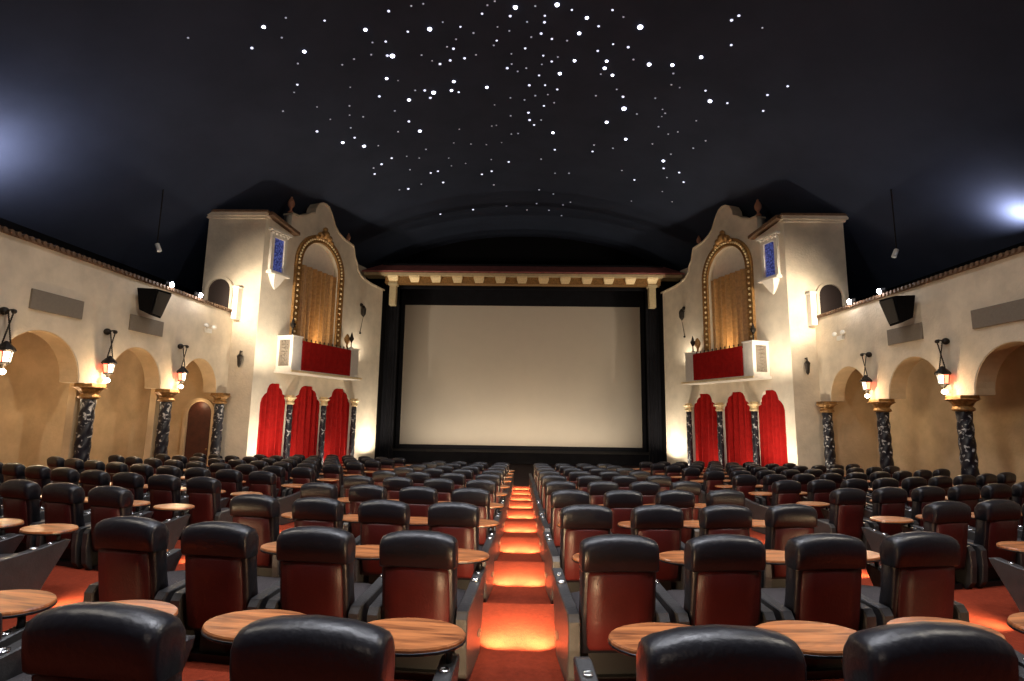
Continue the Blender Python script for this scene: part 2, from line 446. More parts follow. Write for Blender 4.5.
#
def mix_arch(c, hw, zb, zs):
    """curtain opening: straight jambs, shoulders curving in, then a small raised head"""
    L = [(-hw, zb), (-hw, zs-.05), (-hw*.93, zs+.12), (-hw*.76, zs+.27), (-hw*.62, zs+.33), (-hw*.56, zs+.50), (-hw*.44, zs+.64), (-hw*.22, zs+.71)]
    return [(c+a, b) for a, b in L] + [(c-a, b) for a, b in reversed(L)]
OPEN = [(1.13, .69), (2.925, .87), (4.99, .92)]
ZS = .36
AC, AR, AS = 3.15, 1.2, 6.02           # great arch: centre, inner radius, springing
for sg in (-1, 1):
    f = splay(sg); nm = 'left' if sg < 0 else 'right'
    holes = [mix_arch(c, hw, FL+.05, ZS) for c, hw in OPEN]
    holes.append([(AC-AR, 1.62), (AC-AR, AS)] + arc(AC, AS, AR, PI, 0, 28) [1:-1] + [(AC+AR, AS), (AC+AR, 1.62)])
    bm = plate([(0, FL)] + [(0, 7.28), (1.3, 7.28)] + GABLE + [(SL, FL)], holes, .4)
    structure(finish(f'wall_splay_{nm}', mapped(bm, lambda s, d, z: f(s, d-.4, z)), 'stucco_tower'))
    # alcove behind openings
    bm = B(); box(bm, 0, SL, -1.25, -1.15, FL, 7.6, f); structure(finish(f'wall_alcove_{nm}', bm, 'stucco_tower'))
    # coping line following the gable
    bm = B()
    G = GABLE
    R = []
    for (a, z) in G:
        R.append([f(a, .05, z-.02), f(a, .05, z+.05), f(a, -.45, z+.05), f(a, -.45, z-.02)])
    loft(bm, R); structure(finish(f'trim_gable_{nm}', bm, 'stucco'))
    # frontal tower face
    x0, x1 = XC+sg*9.67, XC+sg*11.85
    a, b = min(x0, x1), max(x0, x1)
    bm = B(); box(bm, a, b, 18.8, 19.2, FL, 7.28); structure(finish(f'wall_tower_{nm}', bm, 'stucco'))
    bm = B(); box(bm, x1-.2 if sg > 0 else x1, x1 if sg > 0 else x1+.2, 19.2, 26, FL, 7.28); structure(finish(f'wall_tower_side_{nm}', bm, 'stucco'))
    # cornice and tiled edge of the tower roof
    bm = B(); box(bm, a-.1, b+.1, 18.62, 19.3, 7.28, 7.40)
    box(bm, a-.04, b+.04, 18.7, 19.2, 7.2, 7.28)
    structure(finish(f'trim_tower_cornice_{nm}', bm, 'stucco'))
    bm = B(); box(bm, a-.16, b+.16, 18.55, 19.3, 7.40, 7.47)
    R = [[f(s, .30, z), f(s, .30, z+.12), f(s, -.6, z+.14), f(s, -.6, z)] for s, z in ((0, 7.34), (1.5, 7.02))]
    loft(bm, R)
    structure(finish(f'trim_tower_roof_{nm}', bm, 'coping_tile'))
    # arched niche on the tower face, its shade a flat dark sheet, and the little pier beside it
    cx = XC + sg*11.15
    bm = B()
    outer = [(cx-.52, 3.55), (cx-.52, 4.42)] + arc(cx, 4.42, .52, PI, 0, 14)[1:] + [(cx+.52, 3.55)]
    inner = [(cx-.42, 3.55), (cx-.42, 4.42)] + arc(cx, 4.42, .42, PI, 0, 14)[1:] + [(cx+.42, 3.55)]
    band(bm, outer, inner, 0, .14, lambda x, d, z: (x, 18.8-d, z))
    structure(finish(f'trim_niche_{nm}', bm, 'stucco'))
    bm = plate(inner, (), .03); structure(finish(f'trim_niche_shade_{nm}', mapped(bm, lambda x, d, z: (x, 18.75+d, z)), 'niche_shade'))
    px = XC + sg*10.42
    bm = B(); box(bm, px-.1, px+.1, 18.5, 18.8, 3.3, 4.45); box(bm, px-.13, px+.13, 18.47, 18.8, 4.45, 4.53)
    structure(finish(f'trim_pier_{nm}', bm, 'plaster_white', bevel=.02))

    # ---------------- great gilt arch surround
    base = Vector(f(AC, .0, 1.6))
    root = empty('arch_surround', base, f'gilded carved arch surround over the gold curtain on the {nm} tower', 'arch surround')
    bm = B()
    def archpts(r, n=40): return [(AC-r, 2.93), (AC-r, 4.4), (AC-r, AS)] + arc(AC, AS, r, PI, 0, n)[1:-1] + [(AC+r, AS), (AC+r, 4.4), (AC+r, 2.93)]
    band(bm, archpts(AR+.29), archpts(AR+.02), 0.002, .08, f)
    finish('arch_band', bm, 'gilt', root, base)
    bm = B(); band(bm, archpts(AR+.33), archpts(AR+.27), .002, .12, f); band(bm, archpts(AR+.05), archpts(AR+.005), .002, .11, f)
    finish('arch_moulding', bm, 'gilt', root, base)
    bm = B()
    P = archpts(AR+.16, 30); acc = 0; last = None; pts = []
    for q0, q1 in zip(P, P[1:]):
        L = math.dist(q0, q1); k = max(1, round(L/.23))
        for j in range(k): pts.append((q0[0]+(q1[0]-q0[0])*j/k, q0[1]+(q1[1]-q0[1])*j/k))
    for s, z in pts: ball(bm, f(s, .09, z), .055, 6)
    r = finish('rosette', bm, 'gilt_light', root, base, True); r['kind'] = 'stuff'
    bm = B()
    for q, w, zz, rr in ((0, 0, 7.62, .2), (-.26, 0, 7.52, .15), (.26, 0, 7.52, .15), (0, 0, 7.85, .11), (-.45, 0, 7.38, .1), (.45, 0, 7.38, .1)):
        ball(bm, f(AC+q, .16, zz), rr, 8)
    finish('crest', bm, 'gilt', root, base, True)

    # ---------------- gold curtain inside it
    def pleats(s0, s1, z0, z1, d, folds, amp, f, taper=0, nz=8, th=.03, seed=0, topf=None):
        bm = B(); N = int(folds*8)
        rnd = random.Random(seed); ph = [rnd.uniform(-.5, .5) for _ in range(folds+2)]
        Fr = []; Bk = []
        for k in range(nz+1):
            t = k/nz
            rowF = []; rowB = []
            for i in range(N+1):
                u = i/N; s = s0+(s1-s0)*u
                zt = topf(s) if topf else z1
                z = z0+(zt-z0)*t
                w = math.sin(2*PI*folds*u + 1.2*math.sin(3*u+ph[int(u*folds)]*0.4)+.5*math.sin(7*u+seed) + .25*(1-t)*math.sin(11*u))
                dd = d + amp*w*(1.0-.35*t) + amp*.35*math.sin(2*PI*folds*2.3*u+1)
                rowF.append(f(s, dd, z)); rowB.append(f(s, dd-th, z))
            Fr.append(rowF); Bk.append(rowB)
        VF = [[bm.verts.new(p) for p in r] for r in Fr]; VB = [[bm.verts.new(p) for p in r] for r in Bk]
        for k in range(nz):
            for i in range(N):
                bm.faces.new((VF[k][i], VF[k][i+1], VF[k+1][i+1], VF[k+1][i])); bm.faces.new((VB[k][i], VB[k+1][i], VB[k+1][i+1], VB[k][i+1]))
        for k in range(nz):
            for i in (0, N): bm.faces.new((VF[k][i], VF[k+1][i], VB[k+1][i], VB[k][i]))
        for i in range(N):
            for k in (0, nz): bm.faces.new((VF[k][i], VF[k][i+1], VB[k][i+1], VB[k][i]))
        return bm
    bm = pleats(AC-AR+.005, AC+AR-.005, 1.66, 6.06, -.11, 7, .09, f, seed=3+sg)
    c = finish('gold_curtain', bm, 'gold_cloth', smooth=True)
    tag(c, f'gold pleated curtain hanging in the great arch of the {nm} tower', 'curtain')
    # lunette above the curtain
    bm = plate([(AC-AR, AS+.02)] + arc(AC, AS+.02, AR-.005, PI, 0, 24) , (), .06)
    structure(finish(f'wall_lunette_{nm}', mapped(bm, lambda s, d, z: f(s, -.27+d, z)), 'plaster_white'))

    # ---------------- red curtains in the three lower openings
    for k, (c0, hw) in enumerate(OPEN):
        A = mix_arch(c0, hw-.01, FL+.06, ZS-.01)
        def topf(s, A=A, c0=c0, hw=hw):
            q = abs(s-c0)/hw
            T = [(0, .71), (.22, .71), (.44, .64), (.56, .50), (.62, .33), (.76, .27), (.93, .12), (1.0, -.05)]
            for (qa, za), (qb, zb) in zip(T, T[1:]):
                if q <= qb: return ZS-.015+za+(zb-za)*(q-qa)/(qb-qa)
            return ZS-.06
        bm = pleats(c0-hw+.015, c0+hw-.015, FL+.02, 0, -.08, 5, .10, f, seed=k*2+sg, topf=topf, nz=10)
        c = finish('red_curtain', bm, 'red_velvet', smooth=True)
        w = ['nearest the side wall', 'the middle of the three', 'nearest the screen'][k]
        tag(c, f'red velvet curtain low on the {nm} tower, {w}', 'curtain', f'red curtains of the {nm} tower')
    for k, s in enumerate((1.81, 3.81, 5.93)):
        w = ['nearest the side wall', 'the middle one', 'nearest the screen'][k]
        twisted_column(f, s, .13, FL, .64, .122, f'slim dark twisted column between red curtains of the {nm} tower, {w}', f'slim columns of the {nm} tower', cap_h=.34, cap_w=.12, neck='gilt_light')

    # ---------------- balcony
    PD = .75
    base = Vector(f(3.2, .3, 1.5))
    root = empty('balcony', base, f'white balcony with red drape on the {nm} tower', 'balcony')
    bm = B(); box(bm, .95, 5.35, 0.001, PD+.1, 1.46, 1.58, f); finish('slab', bm, 'plaster_white', root, base, bevel=.02)
    bm = B(); box(bm, .93, 5.37, PD+.08, PD+.13, 1.49, 1.56, f); finish('slab_edge', bm, 'gilt_light', root, base)
    bm = B(); box(bm, 1.03, 1.55, .001, PD, 1.58, 2.84, f); box(bm, 1.0, 1.58, .001, PD+.03, 2.84, 2.9, f); finish('end_pier', bm, 'plaster_white', root, base, bevel=.02)
    bm = B(); box(bm, 4.62, 5.2, .001, PD, 1.58, 2.8, f); box(bm, 4.59, 5.23, .001, PD+.03, 2.8, 2.86, f); finish('end_pier', bm, 'plaster_white', root, base, bevel=.02)
    # carved relief on the near end: a slim panel of raised scrolls
    bm = B(); box(bm, 1.02, 1.03, .14, .62, 1.72, 2.72, f)
    for k in range(7):
        ball(bm, f(1.015, .38, 1.8+.14*k), .07, 6)
        ball(bm, f(1.015, .25+.02*(k % 2), 1.82+.14*k), .035, 6); ball(bm, f(1.015, .51, 1.82+.14*k), .035, 6)
    finish('relief_panel', bm, 'acoustic_fabric', root, base, label='grey carved panel')
    bm = B(); box(bm, 1.55, 4.62, PD-.1, PD-.04, 1.58, 2.66, f); finish('parapet', bm, 'plaster_white', root, base)
    bm = B(); box(bm, 1.56, 4.61, PD-.12, PD-.04, 2.66, 2.72, f)
    for k in range(12):
        s = 1.62+k*.26; lathe(bm, [(.03, 0), (.05, .03), (.02, .06), (.035, .1), (.01, .15)], *f(s, PD-.09, 0)[:2], 8, 2.72)
    finish('rail', bm, 'iron', root, base)
    bm = pleats(1.56, 4.61, 1.6, 2.74, PD+.02, 9, .005, f, seed=5, nz=3, th=.015)
    dr = finish('red_drape', bm, 'red_velvet', smooth=True)
    tag(dr, f'smooth red drape hung over the front of the {nm} tower balcony', 'drape')

    # ---------------- iron torches on the balcony piers
    for s, d, w in ((1.3, .45, 'pier nearer the side wall'), (4.88, .55, 'pier nearer the screen')):
        p = Vector(f(s, d, 2.905 if s < 3 else 2.865))
        root = empty('balcony_torch', p, f'dark iron torch standing on the {nm} balcony {w}', 'torch', 'balcony torches')
        bm = B(); lathe(bm, [(.10, 0), (.10, .03), (.03, .06), (.025, .28), (.05, .3)], p.x, p.y, 10, p.z); finish('stand', bm, 'iron', root, p, True)
        bm = B(); lathe(bm, [(.04, .3), (.10, .40), (.11, .46), (.07, .52), (.03, .66), (.005, .74)], p.x, p.y, 8, p.z); finish('torch_head', bm, 'iron', root, p)
    p = Vector(f(5.03, .2, 2.865))
    bm = B(); lathe(bm, [(.09, 0), (.05, .06), (.04, .2), (.12, .34), (.15, .46), (.09, .58), (.03, .68)], p.x, p.y, 12, p.z)
    v = finish('gilt_urn', bm, 'gilt', smooth=True); tag(v, f'gilt urn beside the iron torch at the screen end of the {nm} balcony', 'urn')
    # ---------------- sconce on the wall towards the screen
    p = Vector(f(6.2, .0, 3.75))
    root = empty('wall_sconce', p, f'dark iron wall sconce on the {nm} tower between arch and screen', 'sconce')
    bm = B(); tube(bm, [f(6.2, 0, 5.0), f(6.2, .14, 5.05), f(6.2, .16, 4.98)], .03); ball(bm, f(6.2, .02, 5.15), .09); finish('bracket', bm, 'iron', root, p, True)
    q = f(6.2, .16, 0)
    bm = B(); lathe(bm, [(.02, .52), (.11, .40), (.13, .34), (.12, .1), (.07, .02), (.01, -.06)], q[0], q[1], 8, 4.6); finish('lamp_body', bm, 'iron', root, p)
    bm = B(); tube(bm, [f(6.2, .16, 4.55), f(6.2, .08, 4.1), f(6.2, .03, 3.8)], .012, 6); ball(bm, f(6.2, .04, 3.78), .05, 6); finish('pull_chain', bm, 'iron', root, p)
    # small sconce on the tower face
    x = XC+sg*10.15
    bm = B(); lathe(bm, [(.01, 0), (.06, .08), (.08, .3), (.1, .42), (.03, .5), (.02, .62)], x, 18.68, 8, 1.55); tube(bm, [(x, 18.68, 2.1), (x, 18.8, 2.15)], .025, 6)
    tag(finish('wall_torch', bm, 'iron'), f'small dark iron torch on the plain tower face beside the {nm} wall', 'torch')
    # ---------------- blue window
    W0, W1, Z0, Z1 = .40, .92, 5.32, 6.62
    wf = plate([(W0-.14, Z0-.05), (W0-.14, Z1+.14)] + arc((W0+W1)/2, Z1+.14, (W1-W0)/2+.14, PI, 0, 10, .3)[1:-1] + [(W1+.14, Z1+.14), (W1+.14, Z0-.05)], [[(W0, Z0), (W0, Z1), (W1, Z1), (W1, Z0)]], .12)
    win = structure(finish(f'window_{1 if sg<0 else 2}', mapped(wf, lambda s, d, z: f(s, d+.001, z)), 'plaster_white', bevel=.01))
    o3 = win.location
    bm = B(); box(bm, W0+.002, W1-.002, .01, .05, Z0+.002, Z1-.002, f); finish('pane', bm, 'blue_glass', win, o3, label='blue leaded glass')
    bm = B(); box(bm, W0-.22, W1+.26, .001, .26, Z0-.17, Z0-.05, f); finish('window_ledge', bm, 'plaster_white', win, o3, bevel=.02)
    bm = B()
    rings = []
    for k in range(6):
        t = k/5; w = .33*(1-t)**.7+.02; dd = .22*(1-t)+.03
        c = (W0+W1)/2; z = Z0-.17-.52*t
        rings.append([f(c-w, .001, z), f(c-w*.8, dd, z), f(c+w*.8, dd, z), f(c+w, .001, z)])
    loft(bm, rings); finish('corbel', bm, 'plaster_white', win, o3)
    bm = B(); box(bm, W0-.24, W1+.28, .001, .2, Z1+.22, Z1+.30, f)
    for k in range(5): ball(bm, f(W0-.12+k*.19, .12, Z1+.16), .06, 6)
    finish('window_hood', bm, 'plaster_white', win, o3)
    # ---------------- finials on the gable
    for s, z, h, w in ((1.42, 7.95, .72, 'beside the tower roof'), (5.2, 7.86, .55, 'on its lower step')):
        p = Vector(f(s, -.2, z+.04))
        bm = B(); k = h/.7
        lathe(bm, [(.11*k, 0), (.11*k, .06*k), (.05*k, .1*k), (.05*k, .2*k), (.12*k, .3*k), (.135*k, .42*k), (.09*k, .55*k), (.04*k, .62*k), (.05*k, .66*k), (.005, .7*k)], p.x, p.y, 14, p.z)
        tag(finish('finial', bm, 'terracotta', smooth=True), f'terracotta urn finial on the curved gable of the {nm} tower, {w}', 'finial', 'gable finials')

# ------------------------------------------------------------------ proscenium, stage and screen
PY = 26.55
bm = B()
rr = []
for x0, x1, y, z in ((-8.3, 8.3, PY-.35, 7.22), (-8.3, 8.3, PY-.35, 7.30), (-7.6, 7.6, PY+.9, 7.98), (-7.6, 7.6, PY+.9, 7.6)):
    rr.append([(XC+x0, y, z), (XC+x1, y, z)])
vs = [[bm.verts.new(p) for p in r] for r in rr]
for i in range(4): a, b = vs[i], vs[(i+1) % 4]; bm.faces.new((a[0], a[1], b[1], b[0]))
bm.faces.new([v[0] for v in vs]); bm.faces.new([v[1] for v in vs])
structure(finish('trim_stage_roof', bm, 'roof_tile'))
base = Vector((XC, PY, 6.7))
bm = B(); box(bm, XC-8.2, XC+8.2, PY-.28, PY+.5, 7.08, 7.22); structure(finish('trim_stage_beam', bm, 'cream_paint'))
bm = B(); box(bm, XC-7.15, XC+7.15, PY-.02, PY+.4, 6.72, 7.08); structure(finish('trim_stage_frieze', bm, 'gilt'))
nb = 0
for k in range(13):
    x = XC-6.7+13.4*k/12
    bm = B()
    loft(bm, [[(x-.27, PY-.02, 7.08), (x+.27, PY-.02, 7.08), (x+.27, PY-.26, 7.08), (x-.27, PY-.26, 7.08)], [(x-.27, PY-.02, 6.95), (x+.27, PY-.02, 6.95), (x+.27, PY-.24, 6.98), (x-.27, PY-.24, 6.98)], [(x-.20, PY-.02, 6.76), (x+.20, PY-.02, 6.76), (x+.20, PY-.06, 6.78), (x-.20, PY-.06, 6.78)]])
    o = finish('bracket', bm, 'gilt_light'); tag(o, 'small pale carved bracket under the stage roof beam', 'bracket', 'brackets under the stage beam')
for sg in (-1, 1):
    nm = 'left' if sg < 0 else 'right'
    x = XC+sg*6.72
    bm = B(); box(bm, x-.17, x+.17, PY-.05, PY+.3, 5.55, 6.72); box(bm, x-.24, x+.24, PY-.12, PY+.3, 6.6, 6.74)
    tag(finish('pilaster', bm, 'cream_paint', bevel=.02), f'short cream pilaster under the {nm} end of the stage beam', 'pilaster')
    # dark side drapes between tower and screen
    def fl(s, d, z): return (XC+sg*s, PY+.6-d, z)
    bm = pleats(6.5, 7.5, FL, 6.9, 0, 6, .05, fl, seed=9, nz=4)
    tag(finish('side_drape', bm, 'black_cloth', smooth=True), f'black stage drape between the screen and the {nm} tower', 'drape')
    bm = B(); x0 = XC+sg*7.17; x1 = XC+sg*7.6
    box(bm, min(x0, x1), max(x0, x1), 26.4, 31.5, FL, 6.3); structure(finish(f'wall_stage_{nm}', bm, 'void_paint'))
bm = B(); box(bm, XC-8.3, XC+8.3, 27.9, 28.0, FL, -1.95); structure(finish('wall_stage_front', bm, 'black_cloth'))
bm = B(); box(bm, XC-8.3, XC+8.3, 28.0, 31.6, -2.0, -1.95); structure(finish('floor_stage', bm, 'black_cloth'))
bm = B(); box(bm, XC-7.5, XC+7.5, PY+.75, PY+.8, 6.0+.62, 8.0); tag(finish('valance', bm, 'black_cloth'), 'black valance hanging under the stage beam', 'valance')
SY = 30.3
root = empty('cinema_screen', (XC, SY, -1.95), 'large pale grey-beige cinema screen in a wide black border', 'screen')
base = Vector((XC, SY, -1.95))
bm = B(); box(bm, XC-6.9, XC+6.9, SY, SY+.03, -1.74, 6.36); finish('screen_cloth', bm, 'screen_cloth', root, base)
bm = plate([(XC-7.1, -1.95), (XC+7.1, -1.95), (XC+7.1, 8.2), (XC-7.1, 8.2)], [[(XC-6.89, -1.73), (XC-6.89, 6.35), (XC+6.89, 6.35), (XC+6.89, -1.73)]], .12)
finish('masking', mapped(bm, lambda x, d, z: (x, SY-.13+d, z)), 'black_cloth', root, base)

# ------------------------------------------------------------------ seats
def seat_parts(side_sg):
    P = {}
    def prof_loft(bm, prof, hw, top_drop, zref, zspan, endr):
        xs = [-1, -.985, -.93, -.8, -.5, 0, .5, .8, .93, .985, 1]
        sc = [.55, .80, .95, 1, 1, 1, 1, 1, .95, .80, .55]
        cy = sum(p[0] for p in prof)/len(prof); cz = sum(p[1] for p in prof)/len(prof)
        rings = []
        for x, s in zip(xs, sc):
            r = []
            for y, z in prof:
                t = max(0, (z-zref)/zspan)
                drop = top_drop*(abs(x)**2.4)*t + endr*(1-s)*t
                r.append((x*hw, cy+(y-cy)*s, z-drop))
            rings.append(r)
        return loft(bm, rings)
    def lean(z): return (.85-z)*.16
    # backrest shell
    prof = [(lean(.2)-.05, .20), (lean(.45)-.062, .45), (lean(.7)-.062, .68), (lean(.84)-.05, .84), (lean(.86)-.02, .87), (lean(.86)+.03, .86),
            (lean(.8)+.062, .80), (lean(.68)+.055, .68), (lean(.52)+.06, .52), (lean(.4)+.085, .38), (lean(.26)+.075, .26), (lean(.2)+.05, .20)]
    bm = B(); prof_loft(bm, prof, .232, .04, .68, .24, .03)
    P['backrest'] = (bm, 'leather', True)
    prof = [(lean(.72)-.066, .700), (lean(.74)-.080, .715), (lean(.80)-.084, .79), (lean(.86)-.080, .862), (lean(.89)-.060, .900), (lean(.90)-.025, .918),
            (lean(.90)+.02, .916), (lean(.89)+.060, .895), (lean(.84)+.085, .84), (lean(.76)+.082, .76), (lean(.70)+.066, .70)]
    bm = B(); prof_loft(bm, prof, .240, .040, .72, .20, .055)
    P['headrest'] = (bm, 'leather', True)
    # dark red rear panel
    rings = []
    for z, hw in ((.225, .185), (.25, .198), (.4, .206), (.56, .206), (.68, .202), (.706, .19)):
        y = lean(z)-.064
        e = .006 if z in (.225, .706) else .018
        rings.append([(-hw, y+.015, z), (-hw*.97, y-e*.7, z), (-hw*.5, y-e*1.25, z), (0, y-e*1.4, z), (hw*.5, y-e*1.25, z), (hw*.97, y-e*.7, z), (hw, y+.015, z)])
    bm = B(); loft(bm, rings)
    P['rear_panel'] = (bm, 'seat_red', True)
    # cushion
    bm = B()
    rings = []
    for y, zt, zb, hw in ((.12, .36, .27, .205), (.15, .385, .25, .222), (.35, .395, .24, .225), (.56, .40, .25, .222), (.63, .385, .27, .21), (.65, .35, .31, .19)):
        rings.append([(-hw, y, (zt+zb)/2), (-hw*.93, y, zt-.015), (-hw*.5, y, zt), (hw*.5, y, zt), (hw*.93, y, zt-.015), (hw, y, (zt+zb)/2), (hw*.93, y, zb), (-hw*.93, y, zb)])
    loft(bm, rings)
    P['seat_cushion'] = (bm, 'seat_fabric', True)
    bm = B(); box(bm, -.17, .17, .12, .50, .05, .26); box(bm, -.21, .21, .08, .56, 0, .05)
    P['pedestal'] = (bm, 'black_metal', False)
    # armrests: broad panels that rise to a forward tip and taper away below
    for nm, s in (('armrest_a', -1), ('armrest_b', 1)):
        pr = [(-.01, .40), (.02, .44), (.3, .458), (.55, .485), (.72, .515), (.765, .505), (.755, .475), (.68, .34), (.60, .20), (.55, .09), (.52, .005), (.06, .005), (.01, .08), (-.01, .24)]
        bm = B()
        cy = .38; cz = .25
        rings = []
        for x, k in ((.243, .0), (.249, 1), (.312, 1), (.318, .0)):
            m_ = .97 if k == 0 else 1
            rings.append([(s*x, cy+(y-cy)*m_, .0 + (z if z < .02 else cz+(z-cz)*m_)) for y, z in pr])
        loft(bm, rings)
        P[nm] = (bm, 'arm_plastic', False)
        xx = s*.281
        for yy, r, q in ((.50, .030, 'cup_'), (.62, .021, 'btn_')):
            z = .458+(yy-.3)*.12+.002
            bm = B(); lathe(bm, [(r*.7, -.006), (r*.72, .004), (r, .008), (r*1.05, .0), (r, -.012)], xx, yy, 12, z)
            P[q+nm] = (bm, 'chrome', True)
    # oval wooden tray table
    tx = .09
    bm = B()
    N = 28
    def el(k, z): return [(tx+.255*k*math.cos(2*PI*i/N), .73+.170*k*math.sin(2*PI*i/N), z) for i in range(N)]
    loft(bm, [el(.975, .572), el(1, .578), el(1, .588), el(.98, .595)])
    P['tray_table'] = (bm, 'table_wood', False)
    bm = B(); loft(bm, [el(.99, .565), el(1.012, .570), el(1.012, .577), el(.99, .580)])
    P['tray_rim'] = (bm, 'black_metal', False)
    bm = B()
    tube(bm, [(.285, .68, .50), (.285, .68, .545), (.265, .69, .558), (tx+.1, .71, .563)], .016, 8)
    P['tray_arm'] = (bm, 'black_metal', True)
    return P
NAMES = {'armrest_a': 'armrest', 'armrest_b': 'armrest'}
PROTO = {}
for sgn in (-1, 1):
    me = {}
    for k, (bm, m, sm) in seat_parts(sgn).items():
        bmesh.ops.recalc_face_normals(bm, faces=bm.faces)
        d = bpy.data.meshes.new(k); bm.to_mesh(d); bm.free()
        if sm:
            for p in d.polygons: p.use_smooth = True
        d.materials.append(MATS[m]); me[k] = d
    PROTO[sgn] = me
bm = B(); box(bm, -.03, .03, -.012, 0, -.018, .018)
bmesh.ops.recalc_face_normals(bm, faces=bm.faces)
STEP = bpy.data.meshes.new('step_light'); bm.to_mesh(STEP); bm.free(); STEP.materials.append(MATS['step_lens'])

fpx, pit, yaw, rol = 524.56, .141, .0219, .0147
def in_view(p, m=60):
    X, Y, Z = p
    x = X*math.cos(yaw)+Y*math.sin(yaw); y = -X*math.sin(yaw)+Y*math.cos(yaw)
    d = y*math.cos(pit)+Z*math.sin(pit); u = Z*math.cos(pit)-y*math.sin(pit)
    if d < .2: return False
    return abs(fpx*x/d) < 512+m and abs(fpx*u/d) < 345+m+200
first = {}
def part(name, data, parent):
    key = (name, data.name)
    if key not in first:
        o = bpy.data.objects.new(name, data); first[key] = o
    else: o = first[key].copy()
    link(o); o.parent = parent
    return o
ORD = ['', 'first', 'second', 'third', 'fourth', 'fifth', 'sixth', 'seventh', 'eighth', 'ninth', 'tenth', 'eleventh']
SEATS = []
def place(X, n, lab, group, sgn, step=0):
    Y = RP*(n+g(X)); z = zfloor(n)
    slope = RP*(.03+.027*abs(X))
    rz = math.atan(slope)*(1 if X < 0 else -1)
    rz = -abs(math.atan(slope)) if X < 0 else abs(math.atan(slope))
    # the seat is turned to face the middle of the screen
    root = empty('theater_seat', (X, Y, z), lab, 'seat', group, rz)
    me = PROTO[sgn]
    near = Y < 9
    for k, d in me.items():
        if k.startswith(('cup_', 'btn_')): continue
        if not near and k in ('tray_rim', 'tray_arm'): continue
        o = part(NAMES.get(k, k), d, root)
        if k in ('armrest_a', 'armrest_b') and near: part('cup_holder', me['cup_'+k], o); part('control_button', me['btn_'+k], o)
        if step and k == ('armrest_b' if step > 0 else 'armrest_a'):
            s = part('step_light', STEP, o)
            s.location = (step*.319, .46, .15); s.rotation_euler = (0, 0, -PI/2 if step < 0 else PI/2)
    SEATS.append((X, Y, z, rz, step))
CX = [.61, 1.29, 1.97, 2.65]
SX = [4.46+.69*j for j in range(9)]
for n in range(1, 12):
    for sgn in (-1, 1):
        nm = 'left' if sgn < 0 else 'right'
        row = f'{ORD[n]} row from the camera'
        cx = [(-.64-(.72 if n == 1 else .68)*j) if sgn < 0 else CX[j]-.0 for j in range(4)]
        for j, X in enumerate(cx if n < 11 else []):
            if not in_view((X, RP*(n+g(X)), head_z(n)), 330): continue
            place(X, n, f'black theater seat, {ORD[j+1]} to the {nm} of the center aisle, {row}', f'seats of the {nm} center block', sgn, (-sgn if j == 0 else (sgn if j == 3 else 0)))
        for j, X in enumerate(SX):
            X = X*sgn
            Y = RP*(n+g(X))
            if Y+.9 > 18.6 and abs(X) > 9.2: continue
            if abs(X) > 7.4 and Y > 18.9: continue
            # keep clear of the splayed tower
            if Y > 18.4 and abs(X) > 9.3-(Y-18.8)*.33-.3: continue
            p = (X, Y, head_z(n)); q = (X-sgn*.3, Y+.8, zfloor(n)+.6)
            if not (in_view(p, 15) or in_view(q, 5)): continue
            place(X, n, f'black theater seat, {nm} side block, {ORD[j+1]} seat from its aisle, {ORD[n]} row from camera', f'seats of the {nm} side block', sgn, (-sgn if j == 0 else 0))

